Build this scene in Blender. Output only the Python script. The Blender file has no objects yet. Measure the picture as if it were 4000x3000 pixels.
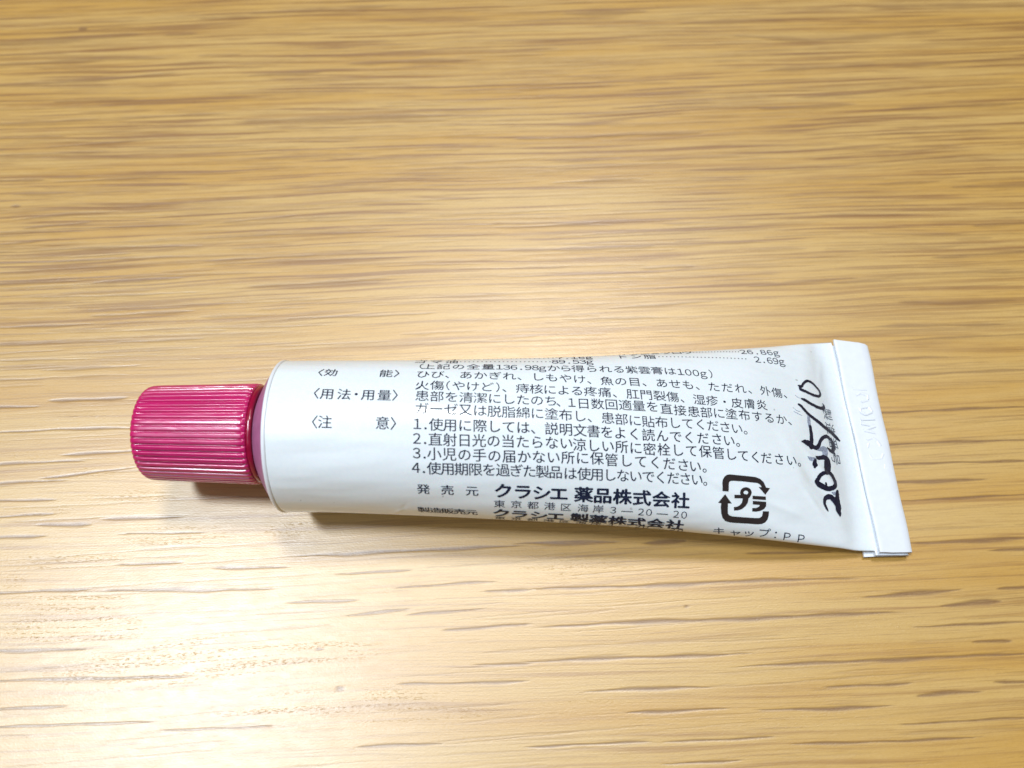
import bpy, bmesh, math, random
import numpy as np
from mathutils import Vector

MM = 0.001
scene = bpy.context.scene
col = scene.collection
random.seed(7)
rng = np.random.default_rng(11)

# ---------------------------------------------------------------- camera (a phone held close above the table)
CAM_D, CAM_T = 106.874, math.radians(24)
cam_data = bpy.data.cameras.new('camera')
cam_data.sensor_width = 36.0
cam_data.lens = 36.0*2890/4000
cam_data.clip_start = 0.005
cam_data.clip_end = 20.0
cam = bpy.data.objects.new('camera', cam_data)
col.objects.link(cam)
cam.location = (0, -CAM_D*math.sin(CAM_T)*MM, CAM_D*math.cos(CAM_T)*MM)
cam.rotation_euler = (CAM_T, 0, 0)
cam_data.dof.use_dof = True
cam_data.dof.focus_distance = 0.0965
cam_data.dof.aperture_fstop = 22.0
scene.camera = cam

# ---------------------------------------------------------------- light: a room with ceiling lamps
world = bpy.data.worlds.new('World')
scene.world = world
world.use_nodes = True
bg = world.node_tree.nodes['Background']
bg.inputs[0].default_value = (1.0, 0.90, 0.78, 1)
bg.inputs[1].default_value = 0.045

def area_lamp(name, loc, target, size, size_y, power, colour):
    d = bpy.data.lights.new(name, 'AREA')
    d.shape = 'RECTANGLE'; d.size = size; d.size_y = size_y
    d.energy = power; d.color = colour
    o = bpy.data.objects.new(name, d); col.objects.link(o)
    o.location = loc
    o.rotation_euler = (Vector(target) - Vector(loc)).to_track_quat('-Z', 'Y').to_euler()
    return o
area_lamp('ceiling_lamp', (-0.58, 0.02, 1.42), (0, 0, 0), 0.24, 0.24, 16.0, (0.82, 0.91, 1.0))
area_lamp('back_ceiling_lamp', (0.10, 0.50, 1.44), (0, 0, 0), 0.22, 0.22, 10.0, (1.0, 0.985, 0.95))
area_lamp('ceiling_panel_lamp', (-0.68, -0.50, 1.36), (-.02, -.02, 0), 0.85, 0.90, 4.5, (0.68, 0.83, 1.0))
area_lamp('ceiling_tube_lamp', (-0.15, 0.80, 1.5), (0, 0, 0), 0.9, 0.04, 0.5, (1.0, 0.95, 0.86))
scene.view_settings.view_transform = 'Standard'
scene.view_settings.look = 'None'
scene.view_settings.exposure = 0.1
scene.view_settings.gamma = 1.0
scene.view_settings.use_curve_mapping = False

# ---------------------------------------------------------------- tube geometry (millimetres, world axes)
TUBE_R = 9.5                                  # radius at the shoulder
TUBE_L = 75.4                                 # shoulder to start of the crimp's far end
TUBE_O = np.array([-28.44, -11.0, 0.0])       # point on the table under the shoulder
PSI = 0.0184                                  # heading of the tube on the table
AX = np.array([math.cos(PSI), math.sin(PSI), 0.0])
PV = np.array([-math.sin(PSI), math.cos(PSI), 0.0])
KZ = np.array([0.0, 0.0, 1.0])
# station, half width, half height, sideways shift
ST = np.array([
    [0, 9.50, 9.50, -.40], [5, 9.56, 9.44, -.48], [10, 9.68, 9.31, -.58], [15, 9.84, 9.16, -.68],
    [20, 10.04, 8.94, -.76], [25, 10.29, 8.68, -.80], [30, 10.56, 8.38, -.82], [35, 10.86, 8.03, -.82],
    [40, 11.23, 7.59, -.76], [45, 11.66, 7.05, -.67], [50, 12.17, 6.38, -.58], [55, 12.70, 5.62, -.48],
    [60, 13.26, 4.70, -.35], [65, 13.90, 3.52, -.17], [68, 14.32, 2.65, .02], [70.5, 14.68, 1.85, .2],
    [72.6, 15.0, .95, .35], [75.5, 15.2, .32, .5]])
NS, NV = 190, 288

def _smooth(x, xs, ys):
    # monotone-ish cubic (Catmull-Rom tangents) interpolation
    m = np.gradient(ys, xs)
    i = np.clip(np.searchsorted(xs, x) - 1, 0, len(xs) - 2)
    h = xs[i + 1] - xs[i]
    t = (x - xs[i]) / h
    return ((2*t**3 - 3*t**2 + 1)*ys[i] + (t**3 - 2*t**2 + t)*h*m[i] + (-2*t**3 + 3*t**2)*ys[i+1] + (t**3 - t**2)*h*m[i+1])

def _grid():
    s = np.linspace(0, TUBE_L, NS)
    a = _smooth(s, ST[:, 0], ST[:, 1]); b = _smooth(s, ST[:, 0], ST[:, 2]); sh = _smooth(s, ST[:, 0], ST[:, 3])
    zc = np.maximum(b, 0) + 0.95*np.clip((s - 52)/(TUBE_L - 52), 0, 1)**1.6
    per = 2*math.pi*TUBE_R
    P = np.zeros((NS, NV, 3))
    th = np.linspace(0, 2*math.pi, 2001)
    for i in range(NS):
        # start at the top (v = 0) and go round over the far side (+v)
        y = a[i]*np.sin(th); z = b[i]*np.cos(th)
        d = np.concatenate([[0], np.cumsum(np.hypot(np.diff(y), np.diff(z)))]); d *= per/d[-1]
        v = np.arange(NV)/NV*per
        P[i, :, 0] = s[i]; P[i, :, 1] = np.interp(v, d, y) + sh[i]; P[i, :, 2] = np.interp(v, d, z) + zc[i]
    return P
GRID = _grid()
PER = 2*math.pi*TUBE_R
_gn = np.cross(np.roll(GRID, -1, 1) - np.roll(GRID, 1, 1), np.gradient(GRID, axis=0))
_gn /= np.linalg.norm(_gn, axis=2, keepdims=True)
if _gn[10, 0, 2] < 0: _gn = -_gn

def dents(u, v):
    """soft creases and hollows near the crimp: normal offset in mm"""
    u = np.asarray(u, float); v = np.asarray(v, float)
    v = (v + PER/2) % PER - PER/2
    o = np.zeros_like(u + v)
    for (cu, cv, ang, lu, lv, dep) in DENTS:
        c, s_ = math.cos(ang), math.sin(ang)
        x = (u - cu)*c + (v - cv)*s_; y = -(u - cu)*s_ + (v - cv)*c
        o = o + dep*np.exp(-(x/lu)**2 - (y/lv)**2)
    return o
DENTS = [(52.5, -7.2, -.50, 5.0, .45, .11), (53.5, -8.3, -.46, 6.0, 1.0, -.17), (62, -10.2, -.30, 4.0, .45, .11), (61, -11.4, -.32, 5, 1.0, -.16),
         (68.6, -5.0, -.85, 3.4, .45, .13), (67.2, -6.6, -.85, 4.0, .9, -.17), (66.5, -9.2, -.9, 2.6, .4, .10), (64.5, -4.0, -1.2, 3.5, .8, .07), (63, 3, 1.3, 6, 2.6, -.14),
         (68, 6, 1.2, 5, 1.2, .10), (46, 7.5, .2, 6, 1.4, -.09), (30, 2, .1, 10, 3.0, -.06), (6, -3.4, 0, 7, 1.2, .05), (6, -5.0, 0, 7, 1.2, -.05),
         (72.0, 9.5, 1.3, 2.2, .5, .10), (14.5, -14.2, .9, .9, .20, .08), (15.4, -12.9, 1.2, .7, .2, -.07)]

def surf(u, v, off=0.0):
    """label coordinates (u along the tube, v round it, mm) to world mm"""
    u = np.asarray(u, float); v = np.asarray(v, float)
    fu = np.clip(u/TUBE_L, 0, 1)*(NS - 1); iu = np.clip(fu.astype(int), 0, NS - 2); tu = (fu - iu)[..., None]
    fv = (v/PER % 1.0)*NV; iv = fv.astype(int) % NV; tv = (fv - np.floor(fv))[..., None]; jv = (iv + 1) % NV
    def bl(G): return (G[iu, iv]*(1-tu) + G[iu+1, iv]*tu)*(1-tv) + (G[iu, jv]*(1-tu) + G[iu+1, jv]*tu)*tv
    p = bl(GRID); n = bl(_gn)
    p = p + n*(np.asarray(off) + dents(u, v))[..., None]
    return TUBE_O + p[..., :1]*AX + p[..., 1:2]*PV + p[..., 2:]*KZ

# print on the label: text, weight, (position in the line, u, v) in mm on the tube surface
LINES = [
    ('トウキ····················7.16g', 'l', [(0.5,17.352,10.8),(9.28,34.73,10.8),(11.520000000000001,38.558,10.8)]),
    ('ゴマ油······················89.53g', 'l', [(0.5,17.141,9.15),(2.5,21.059,9.15),(3.15,22.149,9.15),(9.450000000000001,33.392,9.15),(9.88,34.039,9.15),(12.680000000000003,38.462,9.15)]),
    ('サラシミツロウ················26.86g', 'l', [(0.5,43.268,12.5),(6.5,52.237,12.5),(7.15,53.138,12.5),(11.650000000000007,59.629,12.5),(12.080000000000007,60.324,12.5),(14.88000000000001,65.359,12.5)]),
    ('トン脂························2.69g', 'l', [(0.5,42.935,10.8),(2.5,46.678,10.8),(3.15,47.936,10.8),(10.050000000000002,60.208,10.8),(10.480000000000002,61.947,10.8),(12.720000000000004,65.746,10.8)]),
    ('(上記の全量136.98gから得られる紫雲膏は100g)', 'l', [(0.28,17.445,7.383),(1.06,18.322,7.339),(5.0600000000000005,25.617,7.449),(5.840000000000001,27.007,7.417),(9.200000000000003,32.346,7.383),(9.980000000000004,33.722,7.368),(11.980000000000004,36.784,7.348),(14.980000000000004,42.045,7.424),(17.980000000000004,47.079,7.486),(18.980000000000004,48.79,7.485),(21.44,53.331,7.375),(22.0,54.361,7.37)]),
    ('ひび、あかぎれ、しもやけ、魚の目、あせも、ただれ、外傷、', 'l', [(0.5,17.799,5.468),(3.5,22.952,5.508),(8.5,31.69,5.505),(13.5,40.232,5.167),(17.5,47.304,5.252),(21.5,54.361,5.25),(25.5,61.866,5.456),(26.5,63.66,5.431)]),
    ('火傷(やけど)、痔核による疼痛、肛門裂傷、湿疹・皮膚炎', 'l', [(0.5,17.85,3.498),(1.5,19.621,3.574),(3.06,22.158,3.593),(7.620000000000001,29.759,3.506),(12.620000000000001,38.016,3.389),(15.620000000000001,43.294,3.267),(18.62,48.453,3.22),(20.62,51.989,3.109),(23.62,57.176,3.096),(25.62,60.844,3.254)]),
    ('患部を清潔にしたのち、1日数回適量を直接患部に塗布するか、', 'l', [(0.5,17.939,1.938),(3.5,23.07,1.924),(9.5,33.114,1.822),(11.28,35.609,1.709),(12.06,37.035,1.624),(14.06,40.463,1.63),(17.060000000000002,45.619,1.629),(18.060000000000002,47.379,1.438),(20.060000000000002,50.966,1.331),(23.060000000000002,56.094,1.44),(27.060000000000002,63.499,1.496)]),
    ('ガーゼ又は脱脂綿に塗布し、患部に貼布してください。', 'l', [(0.5,17.949,0.273),(3.5,23.001,0.285),(5.5,26.368,0.17),(9.5,33.096,0.079),(13.5,39.874,-0.192),(16.5,44.883,-0.419),(20.5,51.667,-0.293),(23.5,56.566,-0.495)]),
    ('1.使用に際しては、説明文書をよく読んでください。', 'm', [(0.28,17.499,-1.613),(0.8400000000000001,18.433,-1.645),(1.62,19.631,-1.639),(2.62,21.243,-1.654),(4.62,24.659,-1.65),(9.620000000000001,33.024,-1.737),(11.620000000000001,36.398,-1.845),(14.620000000000001,41.257,-1.991),(16.62,44.739,-2.099),(19.62,49.944,-2.086),(21.62,53.596,-2.075),(22.62,55.243,-2.16)]),
    ('2.直射日光の当たらない涼しい所に密栓して保管してください。', 'm', [(0.28,17.452,-3.305),(0.8400000000000001,18.382,-3.338),(1.62,19.547,-3.366),(3.62,22.88,-3.372),(6.62,27.894,-3.366),(10.620000000000001,34.691,-3.419),(11.620000000000001,36.267,-3.557),(14.620000000000001,41.351,-3.653),(16.62,44.786,-3.806),(20.62,51.893,-3.717),(21.62,53.642,-3.807),(24.62,58.64,-4.014),(25.62,60.206,-4.033),(27.62,63.873,-4.037)]),
    ('3.小児の手の届かない所に保管してください。', 'm', [(0.28,17.401,-4.977),(0.8400000000000001,18.302,-5.012),(1.62,19.409,-5.013),(3.62,22.858,-5.035),(6.62,28.012,-5.108),(10.620000000000001,34.859,-5.087),(12.620000000000001,38.297,-5.095),(13.620000000000001,40.047,-5.23),(16.62,45.406,-5.369),(18.62,48.92,-5.518),(19.62,50.449,-5.599)]),
    ('4.使用期限を過ぎた製品は使用しないでください。', 'm', [(0.28,17.258,-6.695),(0.8400000000000001,18.162,-6.732),(1.62,19.331,-6.73),(3.62,22.467,-6.741),(6.62,27.244,-6.745),(10.620000000000001,33.386,-6.835),(11.620000000000001,35.103,-6.944),(12.620000000000001,36.739,-6.966),(17.62,44.495,-7.086),(19.62,47.584,-7.136),(21.62,50.661,-7.191)]),
    ('発売元', 's', [(0.5,17.952,-9.476),(1.5,20.735,-9.508),(2.5,23.587,-9.522)]),
    ('クラシエ薬品株式会社', 'b', [(0.5,27.258,-9.365),(1.5,29.532,-9.422),(2.5,31.756,-9.479),(3.5,33.777,-9.508),(4.5,36.722,-9.54),(5.5,38.987,-9.598),(6.5,41.361,-9.649),(7.5,43.728,-9.728),(8.5,46.12,-9.79),(9.5,48.51,-9.835)]),
    ('東京都港区海岸3―20―20', 'a', [(0.5,26.772,-11.368),(1.5,28.768,-11.337),(2.5,30.739,-11.371),(3.5,32.715,-11.402),(4.5,34.639,-11.455),(5.5,36.691,-11.479),(6.5,38.539,-11.515),(7.28,40.335,-11.568),(8.06,42.044,-11.584),(8.84,43.735,-11.636),(9.4,44.708,-11.65),(10.180000000000001,46.351,-11.685),(10.96,48.065,-11.668),(11.520000000000001,49.058,-11.704)]),
    ('製造販売元', 's', [(0.5,17.677,-13.358),(4.5,23.359,-13.429)]),
    ('クラシエ製薬株式会社', 'b', [(0.5,26.983,-13.234),(1.5,29.132,-13.33),(2.5,31.473,-13.331),(3.5,33.481,-13.363),(4.5,36.397,-13.407),(5.5,38.679,-13.513),(6.5,41.029,-13.529),(7.5,43.365,-13.592),(8.5,45.765,-13.544),(9.5,48.12,-13.517)]),
    ('キャップ：PP', 'l', [(0.5,53.744,-13.907),(1.5,55.837,-13.914),(2.5,57.556,-13.783),(3.5,59.48,-13.568),(4.5,61.038,-13.613),(5.28,62.604,-13.808),(5.840000000000001,64.531,-13.93)]),
    ('〈効', 'm', [(0.5,5.656,5.451),(1.5,6.864,5.483)]),
    ('能〉', 'm', [(0.5,13.403,5.488),(1.5,14.682,5.503)]),
    ('〈用法・用量〉', 'm', [(0.5,5.74,1.921),(1.5,6.981,1.879),(2.5,8.925,1.862),(3.5,10.306,1.901),(4.5,11.697,1.867),(5.5,13.56,1.867),(6.5,14.801,1.889)]),
    ('〈注', 'm', [(0.5,5.865,-1.683),(1.5,7.02,-1.661)]),
    ('意〉', 'm', [(0.5,13.542,-1.633),(1.5,14.764,-1.662)]),
]
MARK = [
    [(53.925,-8.442),(53.878,-7.453),(53.972,-7.029),(54.196,-6.684),(54.515,-6.445),(54.949,-6.368),(56.181,-6.422),(57.427,-6.475),(58.371,-6.527),(58.992,-6.722),(59.438,-7.084),(59.732,-7.751),(60.275,-7.809),(59.55,-8.638),(58.696,-7.73),(59.141,-7.737),(58.927,-7.436),(58.623,-7.267),(58.151,-7.233),(56.747,-7.157),(55.514,-7.128),(55.055,-7.149),(54.807,-7.272),(54.74,-7.555),(54.69,-8.458)],
    [(54.277,-8.812),(55.111,-9.925),(54.596,-9.913),(54.542,-10.68),(54.585,-11.191),(54.789,-11.405),(55.153,-11.507),(56.663,-11.554),(58.21,-11.597),(58.764,-11.564),(59.095,-11.351),(59.22,-11.011),(59.251,-10.701),(60.069,-10.684),(60.05,-11.189),(59.869,-11.708),(59.533,-12.082),(59.063,-12.309),(58.527,-12.381),(57.31,-12.357),(55.812,-12.356),(54.917,-12.337),(54.31,-12.183),(53.905,-11.763),(53.706,-11.162),(53.623,-10.431),(53.687,-9.929),(53.279,-9.873)],
    [(55.446,-8.821),(56.458,-8.79),(56.68,-8.666),(57.28,-8.738),(57.67,-8.27),(57.682,-8.551),(57.494,-8.983),(57.309,-9.164),(57.224,-9.718),(56.951,-10.171),(56.462,-10.545),(55.904,-10.717),(55.363,-10.763),(55.348,-10.339),(55.774,-10.284),(56.181,-10.088),(56.46,-9.757),(56.541,-9.215),(55.474,-9.255)],
    [(57.808,-8.827),(59.61,-8.861),(59.56,-9.285),(57.82,-9.254)],
    [(57.864,-9.469),(59.582,-9.496),(59.633,-10.03),(59.409,-10.411),(58.878,-10.691),(58.332,-10.805),(57.816,-10.798),(57.824,-10.376),(58.33,-10.336),(58.707,-10.155),(58.813,-9.929),(57.886,-9.904)],
]
MARK_RING = [
    [(57.704,-8.451),(57.704,-8.367),(57.689,-8.285),(57.233,-8.41),(57.24,-8.44),(57.241,-8.471)],
    [(57.689,-8.285),(57.662,-8.206),(57.621,-8.131),(57.206,-8.353),(57.222,-8.381),(57.233,-8.41)],
    [(57.621,-8.131),(57.569,-8.063),(57.506,-8.002),(57.159,-8.306),(57.185,-8.328),(57.206,-8.353)],
    [(57.506,-8.002),(57.432,-7.95),(57.351,-7.906),(57.097,-8.27),(57.13,-8.286),(57.159,-8.306)],
    [(57.351,-7.906),(57.261,-7.873),(57.167,-7.849),(57.024,-8.25),(57.062,-8.258),(57.097,-8.27)],
    [(57.167,-7.849),(57.068,-7.837),(56.967,-7.836),(56.945,-8.245),(56.985,-8.245),(57.024,-8.25)],
    [(56.967,-7.836),(56.866,-7.846),(56.765,-7.867),(56.865,-8.256),(56.905,-8.249),(56.945,-8.245)],
    [(56.765,-7.867),(56.668,-7.898),(56.576,-7.94),(56.791,-8.284),(56.827,-8.268),(56.865,-8.256)],
    [(56.576,-7.94),(56.491,-7.99),(56.413,-8.05),(56.726,-8.324),(56.757,-8.302),(56.791,-8.284)],
    [(56.413,-8.05),(56.345,-8.116),(56.288,-8.189),(56.677,-8.376),(56.699,-8.349),(56.726,-8.324)],
    [(56.288,-8.189),(56.243,-8.267),(56.211,-8.349),(56.645,-8.435),(56.658,-8.405),(56.677,-8.376)],
    [(56.211,-8.349),(56.191,-8.433),(56.185,-8.518),(56.634,-8.498),(56.637,-8.467),(56.645,-8.435)],
    [(56.185,-8.518),(56.192,-8.603),(56.211,-8.686),(56.645,-8.56),(56.637,-8.529),(56.634,-8.498)],
    [(56.211,-8.686),(56.243,-8.766),(56.288,-8.84),(56.675,-8.616),(56.657,-8.589),(56.645,-8.56)],
    [(56.288,-8.84),(56.343,-8.909),(56.409,-8.971),(56.723,-8.664),(56.697,-8.642),(56.675,-8.616)],
    [(56.409,-8.971),(56.485,-9.024),(56.568,-9.068),(56.785,-8.7),(56.753,-8.684),(56.723,-8.664)],
    [(56.568,-9.068),(56.657,-9.102),(56.752,-9.125),(56.858,-8.72),(56.821,-8.712),(56.785,-8.7)],
    [(56.752,-9.125),(56.849,-9.138),(56.948,-9.139),(56.935,-8.725),(56.896,-8.725),(56.858,-8.72)],
    [(56.948,-9.139),(57.045,-9.128),(57.141,-9.107),(57.012,-8.713),(56.974,-8.721),(56.935,-8.725)],
    [(57.141,-9.107),(57.232,-9.075),(57.317,-9.033),(57.084,-8.686),(57.049,-8.701),(57.012,-8.713)],
    [(57.317,-9.033),(57.396,-8.981),(57.467,-8.921),(57.147,-8.645),(57.117,-8.667),(57.084,-8.686)],
    [(57.467,-8.921),(57.531,-8.854),(57.586,-8.78),(57.196,-8.593),(57.173,-8.62),(57.147,-8.645)],
    [(57.586,-8.78),(57.631,-8.702),(57.668,-8.62),(57.228,-8.534),(57.214,-8.564),(57.196,-8.593)],
    [(57.668,-8.62),(57.692,-8.536),(57.704,-8.451),(57.241,-8.471),(57.237,-8.503),(57.228,-8.534)],
]
HAND = [
    ('k', [(67.34,6.97,0.149),(67.57,6.85,0.425),(67.88,6.88,0.382),(68.25,7.31,0.361),(68.66,7.65,0.382),(69.09,7.86,0.382),(69.64,7.83,0.404),(70.1,7.59,0.382),(70.48,7.27,0.361),(70.84,6.92,0.361),(71.07,6.54,0.382),(71.09,6.17,0.382),(70.84,5.86,0.361),(70.27,5.74,0.382),(69.61,5.8,0.404),(68.97,5.94,0.404),(68.35,6.13,0.425),(67.86,6.25,0.467),(67.55,6.41,0.489),(67.58,6.68,0.382)]),
    ('k', [(67.35,4.89,0.234),(67.7,4.82,0.446),(68.14,4.66,0.446),(68.7,4.42,0.446),(69.31,4.22,0.446),(69.92,4.03,0.467),(70.59,3.98,0.467),(71.14,4.14,0.51),(71.3,4.46,0.382),(71.13,4.74,0.149)]),
    ('k', [(66.64,3.98,0.276),(66.94,3.81,0.404),(67.35,3.37,0.446),(67.79,2.94,0.446),(68.25,2.58,0.467),(68.81,2.23,0.489),(69.46,1.84,0.51),(70.02,1.47,0.531),(70.61,1.11,0.552),(71.29,0.85,0.574),(71.96,0.51,0.552),(72.57,0.09,0.552),(72.98,-0.25,0.319)]),
    ('f', [(67.98,2.35,0.489),(67.86,1.62,0.531),(67.8,0.92,0.467)]),
    ('k', [(67.92,0.97,0.425),(67.86,0.4,0.531),(67.82,-0.21,0.574),(67.71,-0.82,0.595),(67.56,-1.35,0.637),(67.35,-1.96,0.616)]),
    ('k', [(66.01,-1.33,0.212),(66.47,-1.34,0.637),(66.95,-1.46,0.892),(67.41,-1.7,0.807),(67.83,-1.89,0.595),(68.34,-1.94,0.574),(68.71,-1.61,0.531),(69.05,-1.1,0.489),(69.5,-0.58,0.467),(70.03,-0.23,0.467),(70.51,-0.12,0.489),(70.95,-0.27,0.489),(71.3,-0.59,0.51),(71.51,-0.98,0.574),(71.49,-1.46,0.659),(71.25,-1.94,0.68),(71.45,-2.45,0.212)]),
    ('k', [(70.2,-1.74,0.212),(70.58,-2.02,0.467),(71.08,-2.19,0.467)]),
    ('f', [(68.4,-2.1,0.425),(69.04,-2.06,0.595),(69.68,-2.06,0.956),(69.61,-2.57,0.914),(69.39,-3.06,0.744)]),
    ('f', [(66.53,-3.33,0.106),(66.82,-3.52,0.489),(67.26,-3.61,0.531),(67.68,-3.61,0.467)]),
    ('k', [(67.9,-3.16,0.17),(68.05,-3.29,0.467),(68.66,-3.27,0.531),(69.3,-3.19,0.637),(69.62,-3.41,1.02),(69.69,-3.82,1.105),(69.59,-4.32,1.147),(69.39,-4.84,1.105),(69.12,-5.21,0.637)]),
    ('k', [(67.59,-3.71,0.425),(67.43,-4.12,0.637),(67.44,-4.4,0.786),(67.4,-4.6,0.382)]),
    ('k', [(69.03,-5.27,0.489),(69.68,-5.19,0.531),(70.06,-5.47,0.574),(70.23,-5.86,0.595),(70.4,-6.25,0.637),(70.36,-6.67,0.616),(70.07,-7.02,0.595),(69.63,-7.22,0.595),(69.04,-7.31,0.637),(68.52,-7.15,0.701),(68.04,-6.94,0.786),(67.61,-6.73,0.744),(67.37,-6.62,0.425),(67.7,-6.21,0.531),(67.96,-5.84,0.531),(68.32,-5.5,0.51),(68.71,-5.32,0.489)]),
    ('k', [(68.85,-6.62,0.276),(68.87,-6.86,0.276)]),
    ('k', [(68.54,-10.19,0.149),(68.39,-9.93,0.34),(68.22,-9.51,0.382),(68.17,-9.08,0.425),(68.39,-8.67,0.531),(68.81,-8.4,0.595),(69.29,-8.35,0.68),(69.71,-8.63,0.807),(70.13,-9.03,0.977),(70.36,-9.45,0.914),(70.27,-9.93,0.871),(70.38,-10.39,0.637),(70.41,-10.63,0.319)]),
    ('k', [(70.51,-7.57,0.425),(70.43,-8.02,0.595),(70.37,-8.5,0.68),(70.42,-8.97,0.637)]),
    ('f', [(69.64,-7.76,0.127),(69.97,-7.86,0.425),(70.33,-7.87,0.425)]),
    ('g', [(66.46,5.35,0.085),(66.77,5.09,0.106),(67.22,4.95,0.085)]),
    ('g', [(65.67,2.85,0.085),(66.18,2.61,0.127),(66.82,2.38,0.085)]),
    ('g', [(65.78,3.33,0.064),(66.18,3.01,0.085),(66.64,2.92,0.064)]),
]
BATCH = [(71.71, 3.35), (71.69, 1.19), (71.64, -0.9), (71.54, -3.02)]

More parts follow.
